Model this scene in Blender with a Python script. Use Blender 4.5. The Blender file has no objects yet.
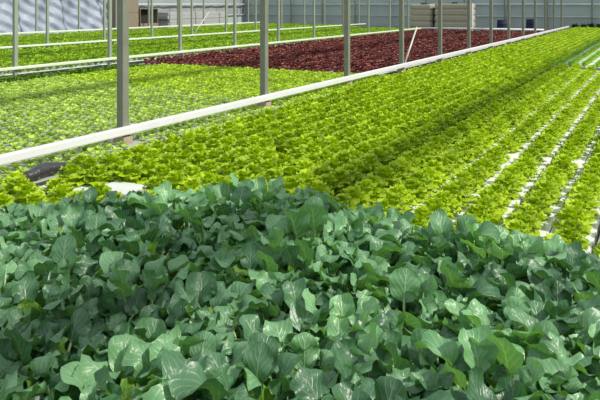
import bpy, math, random
import numpy as np

R = math.radians
C = bpy.context.scene.collection
random.seed(7)
RNG = np.random.default_rng(11)

# ------------------------------------------------------------------ camera, world, sun, exposure
H = 1.30                         # eye height
F = 700.0                        # focal length in px of a 600 px wide frame
PHI = math.atan(365 / 700)       # the rows run off to the right of the view axis
CP, SP = math.cos(PHI), math.sin(PHI)
HORIZON = 4.0

cam_d = bpy.data.cameras.new('camera')
cam_d.sensor_width = 36
cam_d.lens = 36 * F / 600
cam_d.shift_y = -(200 - HORIZON) / 600
cam_d.clip_end = 300
cam = bpy.data.objects.new('camera', cam_d)
cam.location = (0, 0, H)
cam.rotation_euler = (R(90), 0, PHI)
C.objects.link(cam)
bpy.context.scene.camera = cam

w = bpy.data.worlds.new('hazy_sky')
bpy.context.scene.world = w
w.use_nodes = True
bg = w.node_tree.nodes['Background']
bg.inputs[0].default_value = (0.86, 0.94, 1.0, 1)
bg.inputs[1].default_value = 0.85

sun_d = bpy.data.lights.new('sun', 'SUN')
sun_d.energy = 4.4
sun_d.angle = R(4)
sun_d.color = (1.0, 0.95, 0.84)
sun = bpy.data.objects.new('sun', sun_d)
sun.rotation_euler = (R(-4), R(45), 0)
sun.location = (8, 0, 12)
C.objects.link(sun)

vs = bpy.context.scene.view_settings
vs.view_transform = 'Standard'
vs.look = 'None'
vs.gamma = 1
vs.use_curve_mapping = False
vs.exposure = 0.0


def proj(x, y, z):
    xc = x * CP + y * SP
    zc = -x * SP + y * CP
    return 300 + F * xc / zc, HORIZON + F * (H - z) / zc, zc


# ------------------------------------------------------------------ materials
def new_mat(name):
    m = bpy.data.materials.new(name)
    m.use_nodes = True
    nt = m.node_tree
    return m, nt, nt.nodes['Principled BSDF'], nt.nodes['Material Output']


def mathn(nt, op, a, b=None, c=None):
    n = nt.nodes.new('ShaderNodeMath')
    n.operation = op
    for i, v in enumerate((a, b, c)):
        if v is None:
            continue
        if isinstance(v, (int, float)):
            n.inputs[i].default_value = v
        else:
            nt.links.new(v, n.inputs[i])
    return n.outputs[0]


def mixc(nt, fac, a, b, mode='MIX'):
    n = nt.nodes.new('ShaderNodeMix')
    n.data_type = 'RGBA'
    n.blend_type = mode
    for i, v in ((0, fac), (6, a), (7, b)):
        if isinstance(v, (int, float)):
            n.inputs[i].default_value = v
        elif isinstance(v, tuple):
            n.inputs[i].default_value = (*v, 1) if len(v) == 3 else v
        else:
            nt.links.new(v, n.inputs[i])
    return n.outputs[2]


def noise(nt, scale, detail=3, coord='Object'):
    tc = nt.nodes.new('ShaderNodeTexCoord')
    n = nt.nodes.new('ShaderNodeTexNoise')
    n.inputs['Scale'].default_value = scale
    n.inputs['Detail'].default_value = detail
    nt.links.new(tc.outputs[coord], n.inputs['Vector'])
    return n.outputs[0]


def leaf_mat(name, base, alt, vein, transl, tr=0.3, rough=0.45, veins=0.6, lateral=6, var=0.35, spec=0.5, tipcol=None):
    m, nt, p, out = new_mat(name)
    tc = nt.nodes.new('ShaderNodeTexCoord')
    sx = nt.nodes.new('ShaderNodeSeparateXYZ')
    nt.links.new(tc.outputs['UV'], sx.inputs[0])
    u, v = sx.outputs[0], sx.outputs[1]
    av = mathn(nt, 'MULTIPLY', mathn(nt, 'ABSOLUTE', mathn(nt, 'SUBTRACT', v, 0.5)), 2.0)
    oi = nt.nodes.new('ShaderNodeObjectInfo')
    at = nt.nodes.new('ShaderNodeAttribute')
    at.attribute_name = 'tone'
    rnd = mathn(nt, 'FRACT', mathn(nt, 'ADD', oi.outputs['Random'], at.outputs['Fac']))
    nz = noise(nt, 9.0, 3)
    col = mixc(nt, mathn(nt, 'MULTIPLY', mathn(nt, 'ADD', rnd, nz), 0.5), base, alt)
    if tipcol:
        col = mixc(nt, mathn(nt, 'MULTIPLY', mathn(nt, 'POWER', u, 2.0), 0.8), col, tipcol)
    if veins > 0:
        mid = mathn(nt, 'SMOOTH_MAX', mathn(nt, 'SUBTRACT', 1.0, mathn(nt, 'MULTIPLY', av, mathn(nt, 'ADD', 7.0, mathn(nt, 'MULTIPLY', u, 12.0)))), 0.0, 0.1)
        ph = mathn(nt, 'MULTIPLY', mathn(nt, 'SUBTRACT', u, mathn(nt, 'MULTIPLY', av, 0.62)), 6.2832 * lateral)
        lat = mathn(nt, 'POWER', mathn(nt, 'ADD', mathn(nt, 'MULTIPLY', mathn(nt, 'SINE', ph), 0.5), 0.5), 7.0)
        lat = mathn(nt, 'MULTIPLY', lat, mathn(nt, 'SUBTRACT', 0.65, mathn(nt, 'MULTIPLY', av, 0.5)))
        vv = mathn(nt, 'MULTIPLY', mathn(nt, 'MAXIMUM', mid, lat), veins)
        col = mixc(nt, vv, col, vein)
        bmp = nt.nodes.new('ShaderNodeBump')
        bmp.inputs['Strength'].default_value = 0.45
        bmp.inputs['Distance'].default_value = 0.008
        nt.links.new(mathn(nt, 'ADD', vv, noise(nt, 48, 2)), bmp.inputs['Height'])
        nt.links.new(bmp.outputs[0], p.inputs['Normal'])
    hs = nt.nodes.new('ShaderNodeHueSaturation')
    nt.links.new(mathn(nt, 'ADD', 1.0 - var / 2, mathn(nt, 'MULTIPLY', rnd, var)), hs.inputs['Value'])
    nt.links.new(col, hs.inputs['Color'])
    nt.links.new(hs.outputs[0], p.inputs['Base Color'])
    p.inputs['Roughness'].default_value = rough
    p.inputs['Specular IOR Level'].default_value = spec
    t = nt.nodes.new('ShaderNodeBsdfTranslucent')
    nt.links.new(mixc(nt, 1.0, hs.outputs[0], transl, 'MULTIPLY'), t.inputs[0])
    mx = nt.nodes.new('ShaderNodeMixShader')
    mx.inputs[0].default_value = tr
    nt.links.new(p.outputs[0], mx.inputs[1])
    nt.links.new(t.outputs[0], mx.inputs[2])
    nt.links.new(mx.outputs[0], out.inputs[0])
    return m


def plain(name, a, b=None, scale=6, rough=0.6, metal=0.0, bump=0.0, bscale=30, trans=0.0):
    m, nt, p, out = new_mat(name)
    if b is None:
        b = tuple(c * 0.8 for c in a)
    nt.links.new(mixc(nt, noise(nt, scale, 5), a, b), p.inputs['Base Color'])
    p.inputs['Roughness'].default_value = rough
    p.inputs['Metallic'].default_value = metal
    if bump:
        bm = nt.nodes.new('ShaderNodeBump')
        bm.inputs['Strength'].default_value = bump
        bm.inputs['Distance'].default_value = 0.02
        nt.links.new(noise(nt, bscale, 4), bm.inputs['Height'])
        nt.links.new(bm.outputs[0], p.inputs['Normal'])
    if trans:
        t = nt.nodes.new('ShaderNodeBsdfTranslucent')
        t.inputs[0].default_value = (*a, 1)
        mx = nt.nodes.new('ShaderNodeMixShader')
        mx.inputs[0].default_value = trans
        nt.links.new(p.outputs[0], mx.inputs[1])
        nt.links.new(t.outputs[0], mx.inputs[2])
        nt.links.new(mx.outputs[0], out.inputs[0])
    return m


M = {}
M['choi'] = leaf_mat('choi_leaf', (0.042, 0.172, 0.082), (0.175, 0.345, 0.148), (0.46, 0.60, 0.38), (1.3, 1.5, 0.35), tr=0.24, rough=0.38, veins=0.5, lateral=4.5, var=0.7, spec=0.6)
M['choi_young'] = leaf_mat('choi_young_leaf', (0.10, 0.26, 0.03), (0.20, 0.38, 0.045), (0.55, 0.62, 0.3), (1.2, 1.3, 0.5), tr=0.3, rough=0.45, veins=0.5, lateral=5)
M['stalk'] = plain('choi_stalk', (0.42, 0.56, 0.30), (0.30, 0.46, 0.18), 12, 0.45)
M['withered'] = plain('withered_leaf', (0.55, 0.47, 0.26), (0.42, 0.33, 0.14), 20, 0.8)
M['lettuce'] = leaf_mat('lettuce_leaf', (0.31, 0.49, 0.006), (0.46, 0.60, 0.010), (0.6, 0.7, 0.2), (1.1, 1.1, 0.3), tr=0.32, rough=0.5, veins=0.25, var=0.25, spec=0.35)
M['lettuce_deep'] = leaf_mat('lettuce_deep_leaf', (0.22, 0.45, 0.03), (0.30, 0.52, 0.04), (0.6, 0.7, 0.2), (1.1, 1.1, 0.4), tr=0.3, rough=0.5, veins=0, var=0.3, spec=0.3)
M['young'] = leaf_mat('young_lettuce_leaf', (0.30, 0.49, 0.06), (0.52, 0.66, 0.15), (0.6, 0.7, 0.3), (1.1, 1.1, 0.4), tr=0.3, rough=0.5, veins=0, var=0.4, spec=0.35)
M['young_yellow'] = leaf_mat('young_lettuce_yellow_leaf', (0.33, 0.53, 0.02), (0.48, 0.63, 0.04), (0.6, 0.7, 0.3), (1.1, 1.1, 0.4), tr=0.3, rough=0.5, veins=0, var=0.4, spec=0.35)
M['red'] = leaf_mat('red_lettuce_leaf', (0.12, 0.024, 0.022), (0.235, 0.075, 0.058), (0.2, 0.2, 0.1), (1.2, 0.7, 0.7), tr=0.2, rough=0.5, veins=0, var=0.5, spec=0.35)
M['leafy'] = leaf_mat('leafy_green_leaf', (0.20, 0.38, 0.012), (0.30, 0.46, 0.02), (0.3, 0.5, 0.1), (1.1, 1.1, 0.3), tr=0.3, rough=0.5, veins=0, var=0.5, spec=0.3)
M['weed'] = leaf_mat('weed_leaf_shaded', (0.07, 0.17, 0.012), (0.13, 0.26, 0.02), (0.3, 0.5, 0.1), (1.1, 1.1, 0.3), tr=0.25, rough=0.5, veins=0, var=0.5, spec=0.3)  # weed green, darkened to hold the shade under the second rail
M['shrub'] = leaf_mat('shrub_leaf', (0.02, 0.05, 0.012), (0.04, 0.09, 0.02), (0.1, 0.2, 0.05), (1, 1, 0.3), tr=0.15, rough=0.5, veins=0, var=0.4)
M['ground'] = plain('weed_mat', (0.10, 0.105, 0.09), (0.055, 0.06, 0.05), 3, 0.9, bump=0.3, bscale=80)
M['raft'] = plain('raft_foam', (0.66, 0.68, 0.64), (0.48, 0.51, 0.47), 5, 0.75)
M['raft_grey'] = plain('raft_grey', (0.46, 0.48, 0.42), (0.28, 0.30, 0.25), 6, 0.8)
M['raft_dirty'] = plain('raft_dirty', (0.40, 0.36, 0.29), (0.22, 0.19, 0.15), 6, 0.85)
M['channel'] = plain('channel_plastic', (0.80, 0.81, 0.79), (0.62, 0.62, 0.58), 7, 0.5)
M['black_film'] = plain('black_film', (0.018, 0.02, 0.022), (0.05, 0.05, 0.05), 8, 0.38, bump=0.5, bscale=25)
M['rail'] = plain('rail_white', (0.70, 0.70, 0.71), (0.58, 0.59, 0.59), 5, 0.45)
M['rail_green'] = plain('rail_pale_green', (0.66, 0.74, 0.58), (0.55, 0.64, 0.48), 3, 0.5)
M['post'] = plain('post_steel', (0.255, 0.27, 0.205), (0.15, 0.16, 0.12), 9, 0.55, 0.15)
M['post_pale'] = plain('post_pale', (0.33, 0.37, 0.29), (0.23, 0.27, 0.21), 7, 0.55, 0.1)
M['pier'] = plain('pier_concrete', (0.40, 0.33, 0.24), (0.28, 0.23, 0.17), 14, 0.9, bump=0.4)
M['brace'] = plain('brace_steel', (0.6, 0.62, 0.58), None, 6, 0.5, 0.2)
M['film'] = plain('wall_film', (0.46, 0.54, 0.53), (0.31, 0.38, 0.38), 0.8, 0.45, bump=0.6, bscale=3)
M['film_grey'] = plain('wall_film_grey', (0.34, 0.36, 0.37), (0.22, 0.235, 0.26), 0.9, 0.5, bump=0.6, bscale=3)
M['film_low'] = plain('wall_film_low', (0.44, 0.51, 0.50), (0.30, 0.36, 0.36), 1.2, 0.5, bump=0.6, bscale=4)
M['sheet'] = plain('plastic_sheet', (0.42, 0.46, 0.54), (0.12, 0.15, 0.23), 1.0, 0.5, bump=0.9, bscale=8)
M['pipe'] = plain('wall_pipe', (0.62, 0.68, 0.66), None, 5, 0.5)
M['tank'] = plain('tank_beige', (0.40, 0.37, 0.28), (0.31, 0.29, 0.22), 3, 0.6)
M['tank_white'] = plain('tank_white', (0.66, 0.66, 0.60), None, 5, 0.6)
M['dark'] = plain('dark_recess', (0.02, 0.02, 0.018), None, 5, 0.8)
M['barrel'] = plain('barrel_blue', (0.006, 0.015, 0.045), (0.01, 0.022, 0.06), 5, 0.85)
M['wood'] = plain('crate_wood', (0.27, 0.22, 0.17), (0.17, 0.13, 0.09), 9, 0.8)
M['board'] = plain('stacked_board', (0.40, 0.40, 0.40), (0.30, 0.30, 0.31), 4, 0.7)
M['kerb'] = plain('kerb_dark', (0.07, 0.06, 0.055), None, 5, 0.85)


# ------------------------------------------------------------------ mesh helpers
class MB:
    def __init__(s):
        s.v, s.f, s.uv, s.m = [], [], [], []
        s.n = 0

    def add(s, v, f, uv=None, mi=0):
        v = np.asarray(v, float)
        f = np.asarray(f, int)
        s.v.append(v)
        s.f.append(f + s.n)
        s.uv.append(np.zeros((len(v), 2)) if uv is None else uv)
        s.m.append(np.full(len(f), mi))
        s.n += len(v)
        return s

    def box(s, x0, x1, y0, y1, z0, z1):
        v = [(x, y, z) for x in (x0, x1) for y in (y0, y1) for z in (z0, z1)]
        f = [(0, 1, 3, 2), (4, 6, 7, 5), (0, 4, 5, 1), (2, 3, 7, 6), (0, 2, 6, 4), (1, 5, 7, 3)]
        return s.add(v, f)

    def tube(s, pts, r, n=8, cap=True, ry=None):
        pts = np.asarray(pts, float)
        rs = np.full(len(pts), r) if np.isscalar(r) else np.asarray(r)
        V, Fc = [], []
        for i, p in enumerate(pts):
            d = pts[min(i + 1, len(pts) - 1)] - pts[max(i - 1, 0)]
            d = d / np.linalg.norm(d)
            a = np.cross(d, (0, 0, 1) if abs(d[2]) < .95 else (0, 1, 0))
            a /= np.linalg.norm(a)
            b = np.cross(d, a)
            for k in range(n):
                t = 2 * math.pi * k / n
                V.append(p + rs[i] * (math.cos(t) * a + math.sin(t) * b * (ry or 1)))
        for i in range(len(pts) - 1):
            for k in range(n):
                k2 = (k + 1) % n
                Fc.append((i * n + k, i * n + k2, (i + 1) * n + k2, (i + 1) * n + k))
        if cap:
            c0 = len(V); V.append(pts[0]); V.append(pts[-1])
            e = (len(pts) - 1) * n
            for k in range(n):
                k2 = (k + 1) % n
                Fc.append((c0, k2, k, c0)); Fc.append((c0 + 1, e + k, e + k2, c0 + 1))
            tri = [f[:3] for f in Fc if f[3] == f[0]]
            Fc = [f for f in Fc if f[3] != f[0]]
            for t in tri:
                Fc.append((t[0], t[1], t[2], t[2]))
        return s.add(V, Fc)

    def lathe(s, prof, n=20, cx=0, cy=0):
        V, Fc = [], []
        for r, z in prof:
            for k in range(n):
                t = 2 * math.pi * k / n
                V.append((cx + r * math.cos(t), cy + r * math.sin(t), z))
        for i in range(len(prof) - 1):
            for k in range(n):
                k2 = (k + 1) % n
                Fc.append((i * n + k, i * n + k2, (i + 1) * n + k2, (i + 1) * n + k))
        return s.add(V, Fc)

    def arrays(s):
        return np.vstack(s.v), np.vstack(s.f), np.vstack(s.uv)

    def mesh(s, name, mat, smooth=True):
        v, f, uv = s.arrays()
        return to_mesh(name, v, f, uv, mat, smooth)

    def build(s, name, mat, parent=None, smooth=False, bevel=0):
        o = bpy.data.objects.new(name, s.mesh(name, mat, smooth))
        C.objects.link(o)
        if parent:
            o.parent = parent
        if bevel:
            b = o.modifiers.new('bevel', 'BEVEL')
            b.width = bevel
            b.segments = 2
            b.limit_method = 'ANGLE'
        return o


def to_mesh(name, v, f, uv, mat, smooth=True, tone=None):
    me = bpy.data.meshes.new(name)
    f = np.asarray(f)
    tri = f[:, 3] == f[:, 2]
    quads, tris = f[~tri], f[tri][:, :3]
    loops = np.concatenate([quads.ravel(), tris.ravel()]).astype(np.int32)
    starts = np.concatenate([np.arange(len(quads)) * 4, len(quads) * 4 + np.arange(len(tris)) * 3]).astype(np.int32)
    totals = np.concatenate([np.full(len(quads), 4), np.full(len(tris), 3)]).astype(np.int32)
    me.vertices.add(len(v))
    me.vertices.foreach_set('co', np.asarray(v, np.float32).ravel())
    me.loops.add(len(loops))
    me.loops.foreach_set('vertex_index', loops)
    me.polygons.add(len(starts))
    me.polygons.foreach_set('loop_start', starts)
    me.polygons.foreach_set('loop_total', totals)
    me.update(calc_edges=True)
    ul = me.uv_layers.new(name='UVMap')
    ul.data.foreach_set('uv', np.asarray(uv, np.float32)[loops].ravel())
    if tone is not None:
        a = me.attributes.new('tone', 'FLOAT', 'POINT')
        a.data.foreach_set('value', np.asarray(tone, np.float32))
    me.polygons.foreach_set('use_smooth', np.full(len(starts), smooth))
    me.materials.append(mat)
    me.validate()
    return me


def tag(o, label=None, cat=None, group=None, kind=None):
    if label: o['label'] = label
    if cat: o['category'] = cat
    if group: o['group'] = group
    if kind: o['kind'] = kind
    return o


def empty(name, loc, rz=0):
    o = bpy.data.objects.new(name, None)
    o.empty_display_size = 0.1
    o.location = loc
    o.rotation_euler.z = rz
    C.objects.link(o)
    return o


ONES = ['', 'first', 'second', 'third', 'fourth', 'fifth', 'sixth', 'seventh', 'eighth', 'ninth', 'tenth', 'eleventh', 'twelfth', 'thirteenth',
        'fourteenth', 'fifteenth', 'sixteenth', 'seventeenth', 'eighteenth', 'nineteenth']
TENS = ['', '', 'twenty', 'thirty', 'forty', 'fifty', 'sixty', 'seventy', 'eighty', 'ninety']


def nth(n):
    if n < 20: return ONES[n]
    t, o = divmod(n, 10)
    if o == 0: return TENS[t][:-1] + 'ieth'
    return TENS[t] + '-' + ONES[o]


# ------------------------------------------------------------------ the setting
def slab(name, mb, mat, **k):
    return tag(mb.build(name, mat, **k), kind='structure')


slab('ground', MB().box(-30, 12, -4, 46, -0.2, 0.0), M['ground'])
YE, XW = 38.3, -24.0
WH = 3.4


def film_wall(name, p0, p1, z0, z1, mat, amp=0.035, n=140, nz=14, seed=0):
    rg = np.random.default_rng(seed)
    p0, p1 = np.array(p0, float), np.array(p1, float)
    d = (p1 - p0) / np.linalg.norm(p1 - p0)
    nrm = np.array((-d[1], d[0]))
    L = np.linalg.norm(p1 - p0)
    ph = rg.uniform(0, 6, 8)
    V = []
    for side in (0, 1):
        for i in range(n + 1):
            for j in range(nz + 1):
                s, t = i / n * L, z0 + (z1 - z0) * j / nz
                o = amp * (math.sin(s * 2.3 + ph[0]) * math.sin(t * 1.3 + ph[1]) + .6 * math.sin(s * 5.1 + t * 1.7 + ph[2]) + .35 * math.sin(s * 9 - t * 4 + ph[3]))
                p = p0 + d * s + nrm * (o + side * 0.02)
                V.append((p[0], p[1], t))
    N = (n + 1) * (nz + 1)
    Fc = []
    for i in range(n):
        for j in range(nz):
            a = i * (nz + 1) + j
            q = (a, a + nz + 1, a + nz + 2, a + 1)
            Fc.append(q)
            Fc.append(tuple(x + N for x in q[::-1]))
    return slab(name, MB().add(V, Fc), mat, smooth=True)


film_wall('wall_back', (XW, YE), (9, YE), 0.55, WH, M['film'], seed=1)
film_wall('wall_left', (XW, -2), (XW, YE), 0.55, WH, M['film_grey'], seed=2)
film_wall('baseboard_back', (XW, YE - .06), (9, YE - .06), 0.0, 0.62, M['film_low'], amp=.015, seed=3)
film_wall('baseboard_left', (XW + .06, -2), (XW + .06, YE), 0.0, 0.62, M['film_low'], amp=.015, seed=4)

for i, (zz, rr) in enumerate(((1.28, .045), (0.64, .03), (2.3, .04))):
    slab('trim_%d' % (i + 1), MB().tube([(XW + .1, YE - .16, zz), (9, YE - .16, zz)], rr, 10), M['pipe'], smooth=True)
    slab('trim_%d' % (i + 4), MB().tube([(XW + .16, -2, zz), (XW + .16, YE - .1, zz)], rr, 10), M['pipe'], smooth=True)


# ------------------------------------------------------------------ growing beds
BZ = 0.05


def bed(x0, x1, y0, y1, label, mat='raft', top=BZ, lines=None):
    r = empty('growing_bed', ((x0 + x1) / 2, (y0 + y1) / 2, 0))
    hx, hy = (x1 - x0) / 2, (y1 - y0) / 2
    mb = MB()
    step = 0.9
    n = max(1, round((y1 - y0) / step))
    for k in range(n):
        a, b = -hy + 2 * hy * k / n, -hy + 2 * hy * (k + 1) / n
        mb.box(-hx, hx, a + .004, b - .004, 0.0, top)
    mb.build('raft', M[mat], r)
    fl = MB()
    for s in (-1, 1):
        fl.box(s * hx - (.05 if s < 0 else 0), s * hx + (.05 if s > 0 else 0), -hy, hy, 0, top - .004)
    fl.build('black_liner', M['black_film'], r)
    return tag(r, label, 'growing bed', 'long white growing beds')


XR = -4.30      # line of the white rail
bed(-2.0, 1.0, -0.3, 3.06, 'pale soil-stained growing bed under the dark green leafy plants in front', 'raft_dirty')
bed(-3.95, -2.05, 2.70, 3.36, 'short white bed of lettuces at the left edge beside the dark plants')
bed(-3.55, -2.05, 0.4, 2.69, 'stained growing bed under the leafy plants at the lower left', 'raft_dirty')
bed(-3.80, -2.1, 3.40, 37.0, 'long white bed of bright lettuces right along the white rail')
bed(-9.1, -3.9, 3.2, 11.3, 'white bed of small young lettuces behind the white rail', 'raft_grey')
bed(-9.75, -4.5, 11.35, 30.5, 'bed of dark red lettuces behind the white rail')
bed(-14.75, -10.25, 7.0, 32.5, 'bed of bright green plants between the two pale rails')
bed(-21.5, -15.3, 11.0, 36.5, 'farthest left bed of green plants before the plastic wall')

# lettuce rows on the right stand on white channels
ROWX = [-1.93, -1.68, -1.43, -1.175, -0.925, -0.675, -0.445, -0.20, 0.05, 0.30]
CH = []
for i, x in enumerate(ROWX):
    for (a, b, nm) in ((3.15, 14.1, 'front'), (14.85, 37.0, 'far')):
        r = empty('growing_channel', (x, (a + b) / 2, 0))
        h = (b - a) / 2
        mb = MB()
        n = round((b - a) / 0.42)
        for k in range(n):
            p, q = -h + 2 * h * k / n, -h + 2 * h * (k + 1) / n
            mb.box(-.112, .112, p + .006, q - .006, 0, BZ + (.006 if k % 2 else 0))
        mb.build('channel_body', M['channel'], r)
        e = MB().box(-.085, .085, -h - .02, -h, 0, BZ - .008)
        e.build('end_cap', M['raft_dirty'], r)
        side = 'in front of the cross gap' if nm == 'front' else 'beyond the cross gap'
        tag(r, 'white growing channel %s, %s from the dark row line rightwards' % (side, nth(i + 1)), 'growing channel', 'white growing channels')


# ------------------------------------------------------------------ plants
def leaf(mb, rg, nu, nv, L, W, t0, t1, cup, ruf, freq, az, base, wprof, twist=0.0, mi=0):
    u = np.linspace(0, 1, nu + 1)
    ang = t0 + (t1 - t0) * u
    ds = L / nu
    rr = np.concatenate([[0], np.cumsum(np.cos(ang[:-1]) * ds)])
    zz = np.concatenate([[0], np.cumsum(np.sin(ang[:-1]) * ds)])
    v = np.linspace(-1, 1, nv + 1)
    U, V = np.meshgrid(u, v, indexing='ij')
    Wd = (W / 2 * wprof(u))[:, None] * np.ones_like(V)
    lat = V * Wd
    ph = rg.uniform(0, 6.28, 2)
    off = cup * Wd * V ** 2 + ruf * np.abs(V) ** 1.6 * np.where(V > 0, np.sin(freq * U * 6.28 + ph[0]), np.sin(freq * U * 6.28 + ph[1]))
    off += twist * V * Wd * U
    nr, nz = -np.sin(ang)[:, None], np.cos(ang)[:, None]
    r = rr[:, None] + off * nr
    z = zz[:, None] + off * nz
    ca, sa = math.cos(az), math.sin(az)
    X = base[0] + r * ca - lat * sa
    Y = base[1] + r * sa + lat * ca
    Z = base[2] + z
    P = np.stack([X, Y, Z], -1).reshape(-1, 3)
    UV = np.stack([U, V * .5 + .5], -1).reshape(-1, 2)
    idx = np.arange((nu + 1) * (nv + 1)).reshape(nu + 1, nv + 1)
    Fc = np.stack([idx[:-1, :-1], idx[1:, :-1], idx[1:, 1:], idx[:-1, 1:]], -1).reshape(-1, 4)
    mb.add(P, Fc, UV)


def prof_round(u):
    return np.clip(np.sqrt(np.clip(1 - (np.abs(u - .56) / np.where(u < .56, .565, .455)) ** 2.3, 0, 1)), .07, 1)


def prof_fan(u):
    return .28 + .72 * np.sin(np.clip(u * 1.25, 0, 1.1) * 1.5708) ** 1.2 * np.where(u > .97, .8, 1)


def prof_blade(u):
    return np.clip(np.sin(np.clip(u * .93 + .07, 0, 1) * 3.1416), .08, 1) ** .7


def choi_proto(seed):
    rg = np.random.default_rng(seed)
    big, young, st, wi = MB(), MB(), MB(), MB()
    n = 17
    a0 = rg.uniform(0, 6.28)
    for i in range(n):
        az = a0 + i * 2.39996 + rg.uniform(-.25, .25)
        k = i / (n - 1)
        ts = R(45 + 36 * k + rg.uniform(-8, 8))
        ls = (.14 + .055 * math.sin(k * 3.1)) * rg.uniform(.85, 1.12)
        base = np.array((.012 * math.cos(az), .012 * math.sin(az), 0))
        d = np.array((math.cos(ts) * math.cos(az), math.cos(ts) * math.sin(az), math.sin(ts)))
        young_leaf = k > .85
        L = (.118 - .026 * k) * rg.uniform(.80, 1.18)
        if young_leaf:
            L = .075 * rg.uniform(.8, 1.15)
            ls *= .9
        tip = base + d * ls
        W = L * rg.uniform(.78, .98)
        mid = (base + tip) / 2 + np.array((0, 0, -.006))
        st.tube([base, mid, tip, tip + d * L * .12], [.009, .0075, .005, .003], 6, cap=False)
        t0 = ts + R(rg.uniform(-4, 16))
        t1 = t0 - R(rg.choice([rg.uniform(20, 60), rg.uniform(60, 130)])) if not young_leaf else t0 - R(rg.uniform(5, 50))
        leaf(young if young_leaf else big, rg, 10, 8, L, W, t0, t1, rg.uniform(-.6, .6), .011 * rg.uniform(.5, 1.6), rg.uniform(1.2, 2.6), az + rg.uniform(-.3, .3), tip, prof_round, rg.uniform(-.3, .3))
    az = rg.uniform(0, 6.28)
    leaf(young, rg, 7, 6, .10, .085, R(50), R(-30), .3, .006, 2, az, (.02 * math.cos(az), .02 * math.sin(az), .09), prof_round)
    st.tube([(0, 0, 0), (0, 0, .03)], [.014, .012], 8)
    out = [('foliage', big.mesh('foliage', M['choi'])), ('young_leaves', young.mesh('young_leaves', M['choi_young'])), ('leaf_stalks', st.mesh('leaf_stalks', M['stalk']))]
    if seed % 2 == 0:
        az = rg.uniform(0, 6.28)
        leaf(wi, rg, 7, 6, .11, .08, R(35), R(-40), .5, .012, 3, az, (.03 * math.cos(az), .03 * math.sin(az), .06), prof_round)
        out.append(('withered_leaf', wi.mesh('withered_leaf', M['withered'])))
    return out


CHOI = [choi_proto(100 + i) for i in range(10)]


def edge_shift(x):
    if x < -2:
        base = -min(1.3, -2 - x) / 1.3 * .45
    else:
        base = 0
    return base + .25 * max(0, 1 - abs((x + 1.8) / .75) ** 1.6)


choi_spots = []
ry = 0
yy = 3.0
row = 0
while yy > 0.35:
    k = 0
    xx = -3.6 + (0.10 if row % 2 else 0)
    while xx < 0.6:
        x = xx + random.uniform(-.035, .035)
        y = yy + random.uniform(-.03, .03) + edge_shift(x) * (1 if row < 6 else .3)
        px, py, zc = proj(x, y, .25)
        if zc > .9 and -110 < px < 740 and py < 500:
            s = .99 * random.uniform(.88, 1.12)
            if x < -2: s *= 1 - min(1.0, -2 - x) * .23
            if row < 4: s *= 1 + .09 * max(0, 1 - abs((x + 1.75) / .8))
            choi_spots.append((row, x, y, s, px, py))
        xx += .185
    yy -= .175
    row += 1

rows = {}
for c in choi_spots:
    rows.setdefault(c[0], []).append(c)
ci = 0
for rw in sorted(rows):
    vis = sorted([c for c in rows[rw] if -20 < c[4] < 620 and c[5] < 420], key=lambda c: c[4])
    hid = [c for c in rows[rw] if c not in vis]
    for j, c in enumerate(vis + hid):
        _, x, y, s, px, py = c
        me = CHOI[ci % 10]
        ci += 1
        root = empty('leafy_brassica', (x, y, BZ), random.uniform(0, 6.28))
        root.scale = (s, s, s * random.uniform(.92, 1.08))
        for nm, m in me:
            o = bpy.data.objects.new(nm, m)
            o.parent = root
            C.objects.link(o)
            if nm == 'young_leaves': o['label'] = 'yellow-green young leaves'
            if nm == 'withered_leaf': o['label'] = 'dry beige withered leaf'
            if nm == 'leaf_stalks': o['label'] = 'pale green leaf stalks'
        if c in vis:
            where = 'in the row meeting the lettuces' if rw == 0 else 'in the %s row down from the lettuces' % nth(rw + 1)
            lab = 'dark blue-green leafy plant %s, %s from left' % (where, nth(j + 1))
        else:
            lab = 'dark blue-green leafy plant at the very edge of the frame'
        tag(root, lab, 'leafy plant', 'dark green leafy plants in the front bed')


def lettuce_proto(seed, nu=5, nv=8, rings=((11, 4, .050, .022, .062), (11, 26, .044, .052, .060), (9, 48, .030, .078, .056), (6, 72, .012, .092, .050)), fr=(2.6, 4.6), ruf=.0105):
    """a mound of crimped leaves: rings of (count, tilt, foot radius, foot height, leaf length)"""
    rg = np.random.default_rng(seed)
    mb = MB()
    a0 = rg.uniform(0, 6.28)
    for n, tilt, r0, z0, L in rings:
        a0 += .6
        for i in range(n):
            az = a0 + i * 6.283 / n + rg.uniform(-.25, .25)
            t0 = R(tilt + 26 + rg.uniform(-14, 14))
            t1 = R(tilt - 44 + rg.uniform(-22, 22))
            l = L * rg.uniform(.8, 1.2)
            q = rg.uniform(.8, 1.1)
            leaf(mb, rg, nu, nv, l, l * 1.15, t0, t1, rg.uniform(-.2, .4), ruf, rg.uniform(*fr), az, (r0 * q * math.cos(az), r0 * q * math.sin(az), z0 * rg.uniform(.85, 1.1)), prof_fan)
    # the heart of the head that the outer leaves grow from
    mb.lathe([(.012, 0), (.022, .012), (.050, .03), (.048, .055), (.034, .082), (.014, .098), (.0, .10)], 10)
    return mb.arrays()


def young_proto(seed, n=7, L=.05, nu=3, nv=3, t=35, ruf=.004):
    rg = np.random.default_rng(seed)
    mb = MB()
    for i in range(n):
        az = i * 2.4 + rg.uniform(-.3, .3)
        k = i / max(1, n - 1)
        l = L * rg.uniform(.8, 1.15) * (1 - .25 * k)
        t0 = R(t + 42 * k + rg.uniform(-8, 8))
        leaf(mb, rg, nu, nv, l, l * .62, t0, t0 - R(45), .35, ruf, 2, az, (.004 * math.cos(az), .004 * math.sin(az), .004), prof_round)
    mb.tube([(0, 0, 0), (0, 0, .01)], [.005, .004], 5)
    return mb.arrays()


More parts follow.
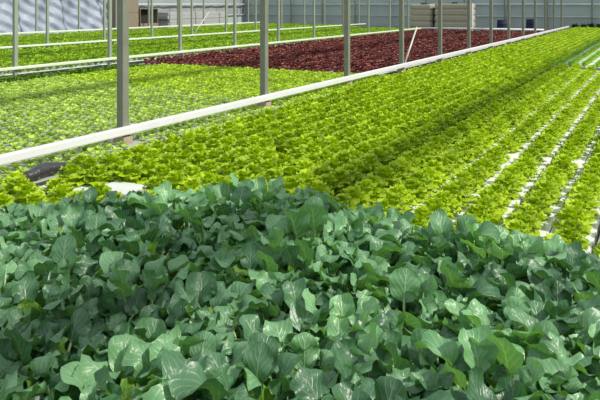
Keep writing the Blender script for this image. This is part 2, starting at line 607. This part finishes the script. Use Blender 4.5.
def merge(name, protos, spots, mat, label, cat, group, base_z=BZ):
    """all remaining plants of a bed, as one object; spots = (x, y, scale, [proto index])"""
    Vs, Fs, Us, Ts = [], [], [], []
    n = 0
    for i, (x, y, s) in enumerate(spots):
        v, f, uv = protos[i % len(protos)]
        a = RNG.uniform(0, 6.28)
        ca, sa = math.cos(a) * s, math.sin(a) * s
        q = np.empty_like(v)
        q[:, 0] = v[:, 0] * ca - v[:, 1] * sa + x
        q[:, 1] = v[:, 0] * sa + v[:, 1] * ca + y
        q[:, 2] = v[:, 2] * s + base_z
        Vs.append(q); Fs.append(f + n); Us.append(uv); Ts.append(np.full(len(v), RNG.uniform(0, 1)))
        n += len(v)
    me = to_mesh(name, np.vstack(Vs), np.vstack(Fs), np.vstack(Us), mat, True, np.concatenate(Ts))
    o = bpy.data.objects.new(name, me)
    C.objects.link(o)
    return tag(o, label, cat, group, 'stuff')


EDGE = ([0, 100, 180, 230, 330, 430, 600], [195, 190, 184, 178, 180, 200, 240])


def seen(x, y, z, m=3):
    px, py, zc = proj(x, y, z)
    return zc > 1 and 2 < px < 598 and 2 < py < np.interp(px, *EDGE) - m


def place(name, meshes, spots, z_mid, labelf, cat, group, limit=300):
    """spots = (row, x, y, scale); the nearest visible become objects of their own; returns the rest"""
    vis = [s for s in spots if seen(s[1], s[2], z_mid)]
    vis.sort(key=lambda s: proj(s[1], s[2], 0)[2] / s[3])
    pick = vis[:limit]
    ids = set(id(s) for s in pick)
    byrow = {}
    for s in pick:
        byrow.setdefault(s[0], []).append(s)
    first = []
    for rw, ss in byrow.items():
        ss.sort(key=lambda s: s[2])
        for j, s in enumerate(ss):
            me = meshes[random.randrange(len(meshes))]
            o = bpy.data.objects.new(name, me)
            o.location = (s[1], s[2], BZ)
            o.rotation_euler.z = random.uniform(0, 6.28)
            o.scale = (s[3],) * 3
            C.objects.link(o)
            tag(o, labelf(rw, j + 1), cat, group)
    return [s[1:] for s in spots if id(s) not in ids]


LET = [lettuce_proto(300 + i) for i in range(6)]
LET_MESH = [to_mesh('frilly_lettuce', *p, M['lettuce']) for p in LET]
LET_MID = [lettuce_proto(320 + i, 3, 5, ((9, 6, .048, .025, .066), (8, 34, .038, .062, .062), (5, 66, .014, .09, .052)), (2.2, 3.4), .012) for i in range(5)]
LET_FAR = [lettuce_proto(340 + i, 2, 3, ((7, 10, .045, .03, .07), (6, 50, .025, .075, .06)), (2, 3), .012) for i in range(5)]

spots = []
# rows on the left bed: staggered and dense
NL = 9          # rows right of the short outermost one
leftx = [-3.84] + [-3.66 + i * 0.193 for i in range(NL)]
for i, x in enumerate(leftx):
    y = 2.85 + (.1 if i % 2 else 0)
    while y < 36.8:
        jx, jy = random.uniform(-.02, .02), random.uniform(-.02, .02)
        hole = (3.30 < y < 3.46) or (-3.38 < x < -3.06 and 3.42 < y < 3.74) or (x < -3.5 and 3.38 < y < 3.5)
        if i == 0 and not (y < 3.3 or 3.66 < y < 4.0 or y > 9):
            hole = True
        if y < 3.12 + edge_shift(x) and x > -2.6:
            hole = True
        if not hole and random.random() > .012:
            spots.append((('L', i), x + jx, y + jy, random.uniform(.90, 1.08)))
        y += .20
right = []
for i, x in enumerate(ROWX[:9]):
    y = 3.2
    while y < 13.95:
        if not (5.86 < y < 6.0 and i > 2) and y > 3.16 + edge_shift(x):
            spots.append((('R', i), x + random.uniform(-.015, .015), y + random.uniform(-.02, .02), random.uniform(.84, .97) * (1.12 if i < 3 else 1)))
        y += .178
    y = 14.95
    while y < 36.8:
        right.append((x + random.uniform(-.015, .015), y + random.uniform(-.02, .02), random.uniform(.68, .8)))
        y += .16


def lab_let(rw, k):
    side, i = rw
    if side == 'L':
        return 'frilly light green lettuce, %s row right of the white rail, %s from the front' % (nth(i + 1), nth(k))
    return 'frilly light green lettuce on white channel %s from the dark line, %s from the front' % (nth(i + 1), nth(k))


rest = place('frilly_lettuce', LET_MESH, spots, .12, lab_let, 'lettuce', 'frilly light green lettuces in rows')
near = [s for s in rest if s[1] < 9.5]
mid = [s for s in rest if 9.5 <= s[1] < 18]
far = [s for s in rest if s[1] >= 18]
# one object: near, middle and far heads with fewer and fewer leaf folds
allp = [(LET[i % 6], s) for i, s in enumerate(near)] + [(LET_MID[i % 5], s) for i, s in enumerate(mid)] + [(LET_FAR[i % 5], s) for i, s in enumerate(far)]
merge('frilly_lettuce_rows', [p for p, _ in allp], [s for _, s in allp], M['lettuce'],
      'remaining light green lettuces filling the long bed to the back wall', 'lettuces', 'frilly light green lettuces in rows')
merge('far_lettuce_rows', LET_FAR, right, M['lettuce_deep'],
      'deeper green lettuce rows beyond the cross gap at the right', 'lettuces', 'frilly light green lettuces in rows')

# young lettuces
YNG = [young_proto(400 + i, 9, .062) for i in range(6)]
YNG_MESH = [to_mesh('young_lettuce', *p, M['young']) for p in YNG]
YNG_BIG = [young_proto(420 + i, 9, .075, 3, 3, 35, .008) for i in range(5)]
spots = []
x, i = -3.97, 0
while x > -9.05:
    y = 3.3 + (.06 if i % 2 else 0)
    while y < 11.25:
        g = 1.0 + max(0, (y - 5.5)) * .05
        if not (x > -4.38 and abs(((y - 4.82 + 1.245) % 2.49) - 1.245) < .1):
            spots.append((i, x + random.uniform(-.012, .012), y + random.uniform(-.012, .012), g * random.uniform(.85, 1.15)))
        y += .115
    x -= .125
    i += 1


def lab_young(rw, k):
    return 'small young lettuce behind the white rail, row %s from the rail, %s from front' % (nth(rw + 1), nth(k))


rest = place('young_lettuce', YNG_MESH, spots, .08, lab_young, 'young lettuce', 'young lettuces behind the white rail')
ylw = [s for s in rest if s[1] + .25 * (s[0] + 9) >= 8.6]
grn = [s for s in rest if s[1] + .25 * (s[0] + 9) < 8.6]
merge('young_lettuce_rows', YNG, grn, M['young'],
      'remaining small young lettuces in the near half of the bed behind the rail', 'young lettuces', 'young lettuces behind the white rail')
merge('yellow_lettuce_rows', YNG_BIG, [(s[0], s[1], s[2] * .82) for s in ylw], M['young_yellow'],
      'yellow-green lettuces growing just in front of the dark red ones', 'young lettuces', 'young lettuces behind the white rail')

# red lettuces
RED = [lettuce_proto(500 + i, 2, 3, ((8, 12, .04, .02, .07), (6, 50, .02, .055, .065)), (2, 3), .012) for i in range(5)]
RED_MESH = [to_mesh('red_lettuce', *p, M['red']) for p in RED]
spots = []
x, i = -4.65, 0
while x > -9.65:
    y = 11.4 + (.09 if i % 2 else 0)
    while y < 30.3:
        spots.append((i, x + random.uniform(-.02, .02), y + random.uniform(-.02, .02), random.uniform(.85, 1.15)))
        y += .19
    x -= .20 if i % 4 != 3 else .27
    i += 1
rest = place('red_lettuce', RED_MESH, spots, .12,
             lambda rw, k: 'dark red lettuce, row %s from the white rail, %s from the front' % (nth(rw + 1), nth(k)),
             'red lettuce', 'dark red lettuces')
merge('red_lettuce_rows', RED, rest, M['red'], 'remaining dark red lettuces stretching back towards the beige tanks', 'red lettuces', 'dark red lettuces')

# bright green beds between the far rails
LFY = [young_proto(600 + i, 9, .13, 3, 2, 45, .012) for i in range(5)]
LFY_MESH = [to_mesh('leafy_green', *p, M['leafy']) for p in LFY]
spots = []
i = 0
x = -10.4
while x > -21.4:
    if not -15.35 < x < -14.65:
        y = 7.1 if x > -15 else 11.1
        while y < (32.4 if x > -15 else 36.4):
            spots.append((i, x + random.uniform(-.03, .03), y + random.uniform(-.03, .03), random.uniform(.85, 1.2)))
            y += .17 if x > -15 else .2
        i += 1
    x -= .17 if x > -15 else .2
rest = place('leafy_green', LFY_MESH, spots, .12,
             lambda rw, k: 'bright green leafy plant, row %s beyond the second rail, %s from front' % (nth(rw + 1), nth(k)),
             'leafy green', 'bright green plants beyond the second rail')
merge('leafy_green_rows', LFY, rest, M['leafy'], 'remaining bright green plants in the far left beds', 'leafy greens', 'bright green plants beyond the second rail')

weeds = []  # weeds below the second rail, its shade put into their leaf colour
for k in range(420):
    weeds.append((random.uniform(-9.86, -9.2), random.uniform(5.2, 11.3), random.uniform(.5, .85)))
merge('shaded_weed_strip', LFY, weeds, M['weed'], 'strip of weeds coloured dark for the shade under the second rail at the left', 'weeds', None, 0.0)

# dark low shrubs at the far right end
rg = np.random.default_rng(5)
for i in range(9):
    mb = MB()
    for k in range(60):
        az = rg.uniform(0, 6.28)
        leaf(mb, rg, 3, 2, rg.uniform(.12, .24), .09, R(rg.uniform(20, 85)), R(rg.uniform(-20, 40)), .2, .005, 2, az,
             (rg.uniform(-.1, .1), rg.uniform(-.08, .08), rg.uniform(.02, .22)), prof_blade)
    mb.tube([(0, 0, 0), (0, 0, .25)], [.03, .02], 6)
    o = mb.build('dark_shrub', M['shrub'], smooth=True)
    o.location = (-4.0 + i * .37, 37.55, 0)
    tag(o, 'low dark shrub against the back wall, %s from the left in its row' % nth(i + 1), 'shrub', 'dark shrubs at the end wall')


# ------------------------------------------------------------------ posts and rails
GH = 3.1


def post(x, y, label, group, mat='post', w=(.075, .082), foot=True, h=GH, brace=None):
    r = empty('greenhouse_post', (x, y, 0))
    MB().box(-w[0] / 2, w[0] / 2, -w[1] / 2, w[1] / 2, 0.02, h).build('shaft', M[mat], r, bevel=.006)
    if foot:
        MB().box(-w[0] / 2 - .028, w[0] / 2 + .028, -w[1] / 2 - .022, w[1] / 2 + .022, 0, .125).build('concrete_foot', M['pier'], r, bevel=.01)
    else:
        MB().box(-w[0] / 2 - .03, w[0] / 2 + .03, -w[1] / 2 - .03, w[1] / 2 + .03, 0, .02).build('base_plate', M[mat], r)
    if brace:
        MB().tube([(w[0] / 2 + .01, brace[0] * .05, .2), (w[0] / 2 + .01, brace[0], brace[1])], .016, 8).build('brace', M['brace'], r, smooth=True)
    return tag(r, label, 'post', group)


def rail(x, y0, y1, z, hh, ww, mat, label, posts):
    r = empty('irrigation_rail', (x, (y0 + y1) / 2, z))
    h = (y1 - y0) / 2
    MB().box(-ww / 2, ww / 2, -h, h, -hh / 2, hh / 2).build('rail_body', M[mat], r, bevel=.012)
    mb = MB()
    for s in (-1, 1):
        MB().box(-ww / 2 - .004, ww / 2 + .004, s * h - .012, s * h + .012, -hh / 2 - .004, hh / 2 + .004).build('end_cap', M[mat], r)
    for py in posts:
        if y0 < py < y1:
            MB().box(-ww / 2 - .035, -ww / 2, py - (y0 + y1) / 2 + .055, py - (y0 + y1) / 2 + .085, -hh / 2 - .005, hh / 2 + .005).build('bracket', M['brace'], r)
    return tag(r, label, 'rail')


P1 = [4.82 + 2.49 * k for k in range(-1, 13)]
seen_n = 0
for k, y in enumerate(P1):
    px = proj(XR, y, .5)[0]
    br = {4: (.75, .85)}.get(k)
    if px < 0:
        lab = 'steel post on the white rail, before the first one in frame'
    else:
        seen_n += 1
        lab = 'grey steel post standing along the white rail, %s from the left' % nth(seen_n)
    post(XR, y, lab, 'grey posts along the white rail', brace=br)
rail(XR + .065, 1.2, 36.8, .178, .074, .055, 'rail', 'thick white rail running past the lettuce bed from left edge to back', P1)

P2 = [8.49 + 2.33 * k for k in range(-1, 10)]
n = 0
for k, y in enumerate(P2):
    n += proj(-10, y, .5)[0] > 0
    lab = 'slim grey post on the second rail, %s from the left' % nth(n) if n else 'slim post on the second rail, left outside the frame'
    post(-10.0, y, lab, 'slim posts on the second rail', 'post_pale', (.06, .075), False)
rail(-9.94, 5.0, 31.0, .19, .055, .05, 'rail_green', 'pale green rail between red lettuces and bright green bed', P2)

P3 = [13.8 + 2.2 * k for k in range(-1, 11)]
n = 0
for k, y in enumerate(P3):
    n += proj(-15, y, .5)[0] > 0
    lab = 'thin pale post on the third rail, %s from the left' % nth(n) if n else 'thin post on the third rail, left outside the frame'
    post(-15.0, y, lab, 'thin posts on the third rail', 'post_pale', (.06, .065), False, brace=(1.0, 1.0) if k == 4 else None)
rail(-14.94, 9.0, 36.6, .19, .055, .05, 'rail_green', 'thin pale rail crossing the far green beds', P3)

n = 0
for k in range(9):
    y = 19.6 + 2.25 * k
    post(-21.9, y, 'thin pale post in front of the plastic side wall, %s from the left' % nth(k + 1), 'thin posts by the side wall', 'post_pale', (.07, .07), False)
rail(-21.84, 12, 37, .19, .07, .05, 'rail_green', 'farthest pale rail at the foot of the plastic side wall', [])

# wall studs of the end wall
for k in range(14):
    x = -22.6 + 2.15 * k
    post(x, YE - .3, 'grey stud against the end wall, %s from its left corner' % nth(k + 1), 'studs of the end wall', 'post', (.08, .06), False, WH - .1)

# overhead gutters that the posts carry (their shade falls along the rows)
P0 = [-2.65 + 2.49 * k for k in range(17)]
for x, lab in ((XR, 'the white rail posts'), (-10.0, 'the second rail posts'), (-15.0, 'the third rail posts')):
    r = empty('roof_gutter', (x, 18, GH))
    mb = MB()
    mb.box(-.14, .14, -20, 20, 0, .02).box(-.14, -.12, -20, 20, .02, .16).box(.12, .14, -20, 20, .02, .16)
    mb.build('trough', M['post'], r)
    tag(r, 'long steel roof gutter carried overhead by ' + lab, 'gutter')
r = empty('roof_gutter', (1.2, 18, GH))
MB().box(-.14, .14, -20, 20, 0, .02).box(-.14, -.12, -20, 20, .02, .16).box(.12, .14, -20, 20, .02, .16).build('trough', M['post'], r)
tag(r, 'long steel roof gutter carried overhead right of the lettuce channels', 'gutter')
for y in (-2, 37.5):
    post(1.2, y, 'steel post under the right roof gutter at y end %s' % ('near' if y < 0 else 'far'), 'posts right of the frame', 'post')


# ------------------------------------------------------------------ things at the front left
rg = np.random.default_rng(9)
pts = []
rad = []
for k in range(26):
    t = k / 25
    y = 3.42 + 1.9 * t
    pts.append((-3.97 + .012 * math.sin(k * 1.7), y, .04 + .02 * math.exp(-t * 9) + .008 * math.sin(k * 2.3)))
    rad.append(.016 + .036 * math.exp(-((t - .10) / .12) ** 2) + .006 * rg.uniform(-1, 1))
pts = [(p[0], p[1], max(p[2], r * .9 + .052)) for p, r in zip(pts, rad)]
o = MB().tube(pts, rad, 12).build('black_film_roll', M['black_film'], smooth=True)
tag(o, 'crumpled roll of black plastic film at the left end of the lettuce bed', 'plastic film')

r = empty('foam_board', (-3.2, 3.57, BZ))
MB().box(-.15, .15, -.12, .12, 0, .035).build('board', M['raft'], r, bevel=.006)
MB().box(-.15, .15, -.125, -.121, 0.004, .028).build('front_edge', M['tank_white'], r)
tag(r, 'bare white foam board in the gap among the front left lettuces', 'foam board')

# ------------------------------------------------------------------ things at the back
def ribbed_box(sx, sy, sz, ribs, amp=.03):
    mb = MB()
    prof = []
    zs = np.linspace(0.0, sz, ribs * 6 + 1)
    for i, z in enumerate(zs):
        g = amp if i % 6 in (0, 1) else 0
        prof.append((z, g))
    V, Fc = [], []
    for z, g in prof:
        a, b = sx / 2 - g, sy / 2 - g
        c = .12
        V += [(-a + c, -b, z), (a - c, -b, z), (a, -b + c, z), (a, b - c, z), (a - c, b, z), (-a + c, b, z), (-a, b - c, z), (-a, -b + c, z)]
    for i in range(len(prof) - 1):
        for k in range(8):
            k2 = (k + 1) % 8
            Fc.append((i * 8 + k, i * 8 + k2, (i + 1) * 8 + k2, (i + 1) * 8 + k))
    e = (len(prof) - 1) * 8
    Fc += [(e, e + 1, e + 2, e + 3), (e, e + 3, e + 4, e + 7), (e + 4, e + 5, e + 6, e + 7)]
    Fc += [(3, 2, 1, 0), (7, 4, 3, 0), (7, 6, 5, 4)]
    return mb.add(V, Fc)


def at(px, y):
    """world x of the point seen at column px and lying at row distance y"""
    t = (px - 300) / F
    zc = y / (t * SP + CP)
    return t * zc * CP - zc * SP


for (px, y, sx, sy, sz, lab) in ((424, 33.6, 1.15, 1.0, 1.28, 'beige water tank behind the red lettuces, left one of the pair'),
                                 (455, 33.4, 1.75, 1.1, 1.32, 'larger beige water tank with white corner, right one of the pair')):
    r = empty('water_tank', (at(px, y), y, 0))
    ribbed_box(sx, sy, sz - .12, 4).build('tank_body', M['tank'], r).location.z = .12
    pal = MB()
    for a in (-1, 0, 1):
        pal.box(a * sx * .42 - .06, a * sx * .42 + .06, -sy / 2, sy / 2, 0, .12)
    pal.build('pallet', M['kerb'], r)
    MB().lathe([(.0, sz), (.16, sz), (.16, sz + .05), (.14, sz + .07), (0, sz + .07)], 16).build('filler_cap', M['dark'], r, smooth=True)
    if sx > 1.5:
        MB().box(sx / 2 - .02, sx / 2 + .10, -sy / 2 - .03, -sy / 2 + .16, 0, sz + .02).build('corner_post', M['tank_white'], r)
    else:
        MB().box(sx / 2 + .0, sx / 2 + .1, -sy / 2 + .06, -sy / 2 + .2, 0, sz - .25).build('drain_pipe', M['dark'], r)
    tag(r, lab, 'water tank', 'beige water tanks')

r = empty('supply_pipe', (0, 31.3, 0))
MB().tube([(-10, 0, .19), (-4.55, 0, .19)], .05, 10).build('white_pipe', M['rail'], r, smooth=True)
for k in range(7):
    MB().box(-9.6 + k * .8 - .06, -9.6 + k * .8 + .06, -.06, .06, 0, .15).build('pipe_support', M['kerb'], r)
tag(r, 'white supply pipe lying low across the end of the red bed', 'pipe')

for (px, y, lab) in ((502, 32.6, 'dark blue barrel at the back, left one of two'), (531, 34.8, 'dark blue barrel at the back, right one of two')):
    x = at(px, y)
    r = empty('barrel', (x, y, 0))
    r.scale = (.82, .82, .74)
    MB().lathe([(0, 0), (.24, 0), (.27, .04), (.275, .2), (.285, .22), (.285, .24), (.275, .26), (.275, .48), (.285, .5), (.285, .52), (.275, .54), (.27, .70), (.25, .74), (0, .74)], 24).build('barrel_body', M['barrel'], r, smooth=True)
    MB().lathe([(0, .74), (.262, .742), (.27, .76), (.262, .775), (0, .775)], 24).build('lid', M['barrel'], r, smooth=True)
    tag(r, lab, 'barrel', 'blue barrels')

# left: crumpled plastic sheeting hung before the side wall
V, Fc = [], []
nx, nz = 180, 40
for i in range(nx + 1):
    for j in range(nz + 1):
        y = 13.5 + 11.0 * i / nx
        z = .02 + 2.2 * j / nz
        sl = .35 * (1 - z / 2.2) ** 2
        o_ = .06 * math.sin(y * 5 + 1.2 * math.sin(z * 3)) + .022 * math.sin(y * 14 + z * 7 + 2 * math.sin(z * 4)) + .04 * math.sin(z * 13 + y * 6)
        V.append((-22.9 + sl + o_, y, z))
for i in range(nx):
    for j in range(nz):
        a = i * (nz + 1) + j
        Fc.append((a, a + nz + 1, a + nz + 2, a + 1))
o = MB().add(V, Fc).build('plastic_sheet', M['sheet'], smooth=True)
sol = o.modifiers.new('thickness', 'SOLIDIFY')
sol.thickness = .01
tag(o, 'crumpled bluish-white plastic sheeting hanging along the left side wall', 'plastic sheeting')


def crate(x, y, z, sx, sy, sz, label, group, open_front=True):
    r = empty('wooden_crate', (x, y, z))
    mb = MB()
    t = .03
    mb.box(-sx / 2, sx / 2, -sy / 2, sy / 2, 0, t)
    for s in (-1, 1):
        mb.box(-sx / 2, sx / 2, s * sy / 2 - t / 2, s * sy / 2 + t / 2, t, sz)
    mb.box(-sx / 2 - .015, -sx / 2 + .015, -sy / 2, sy / 2, t, sz)
    mb.box(sx / 2 - .015, sx / 2 + .015, -sy / 2, sy / 2, t, sz * (.35 if open_front else 1))
    mb.box(-sx / 2, sx / 2, -sy / 2, sy / 2, sz, sz + t)
    mb.build('crate_body', M['wood'], r)
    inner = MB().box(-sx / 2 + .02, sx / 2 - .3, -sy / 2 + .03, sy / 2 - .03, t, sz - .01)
    inner.build('inner_shade', M['dark'], r)  # near-black block stands for the shade inside the crate
    return tag(r, label, 'crate', group)


ycr = 24.9
for k, (yy, zz, sz, lab, op) in enumerate(((25.3, 0, .85, 'brown wooden crate at the foot of the stack by the plastic sheeting', False),
                                           (25.3, .88, .6, 'brown wooden crate on top of the stack by the plastic sheeting', False),
                                           (26.75, 0, 1.05, 'open dark-mouthed wooden crate right of the crate stack', True))):
    crate(-22.75, yy, zz, 1.1, 1.3, sz, lab, 'wooden crates at the left wall', op)

for k in range(5):
    r = MB().box(-.5, .5, -2.6, 2.6, 0, .17).build('foam_sheet', M['board'], bevel=.01)
    r.location = (-22.9 + .02 * (k % 2), 31.0 + .06 * (k % 3), .175 * k)
    tag(r, 'grey foam sheet in the stack along the left wall, %s from the floor' % nth(k + 1), 'foam sheet', 'stacked grey foam sheets')

bpy.context.view_layer.update()
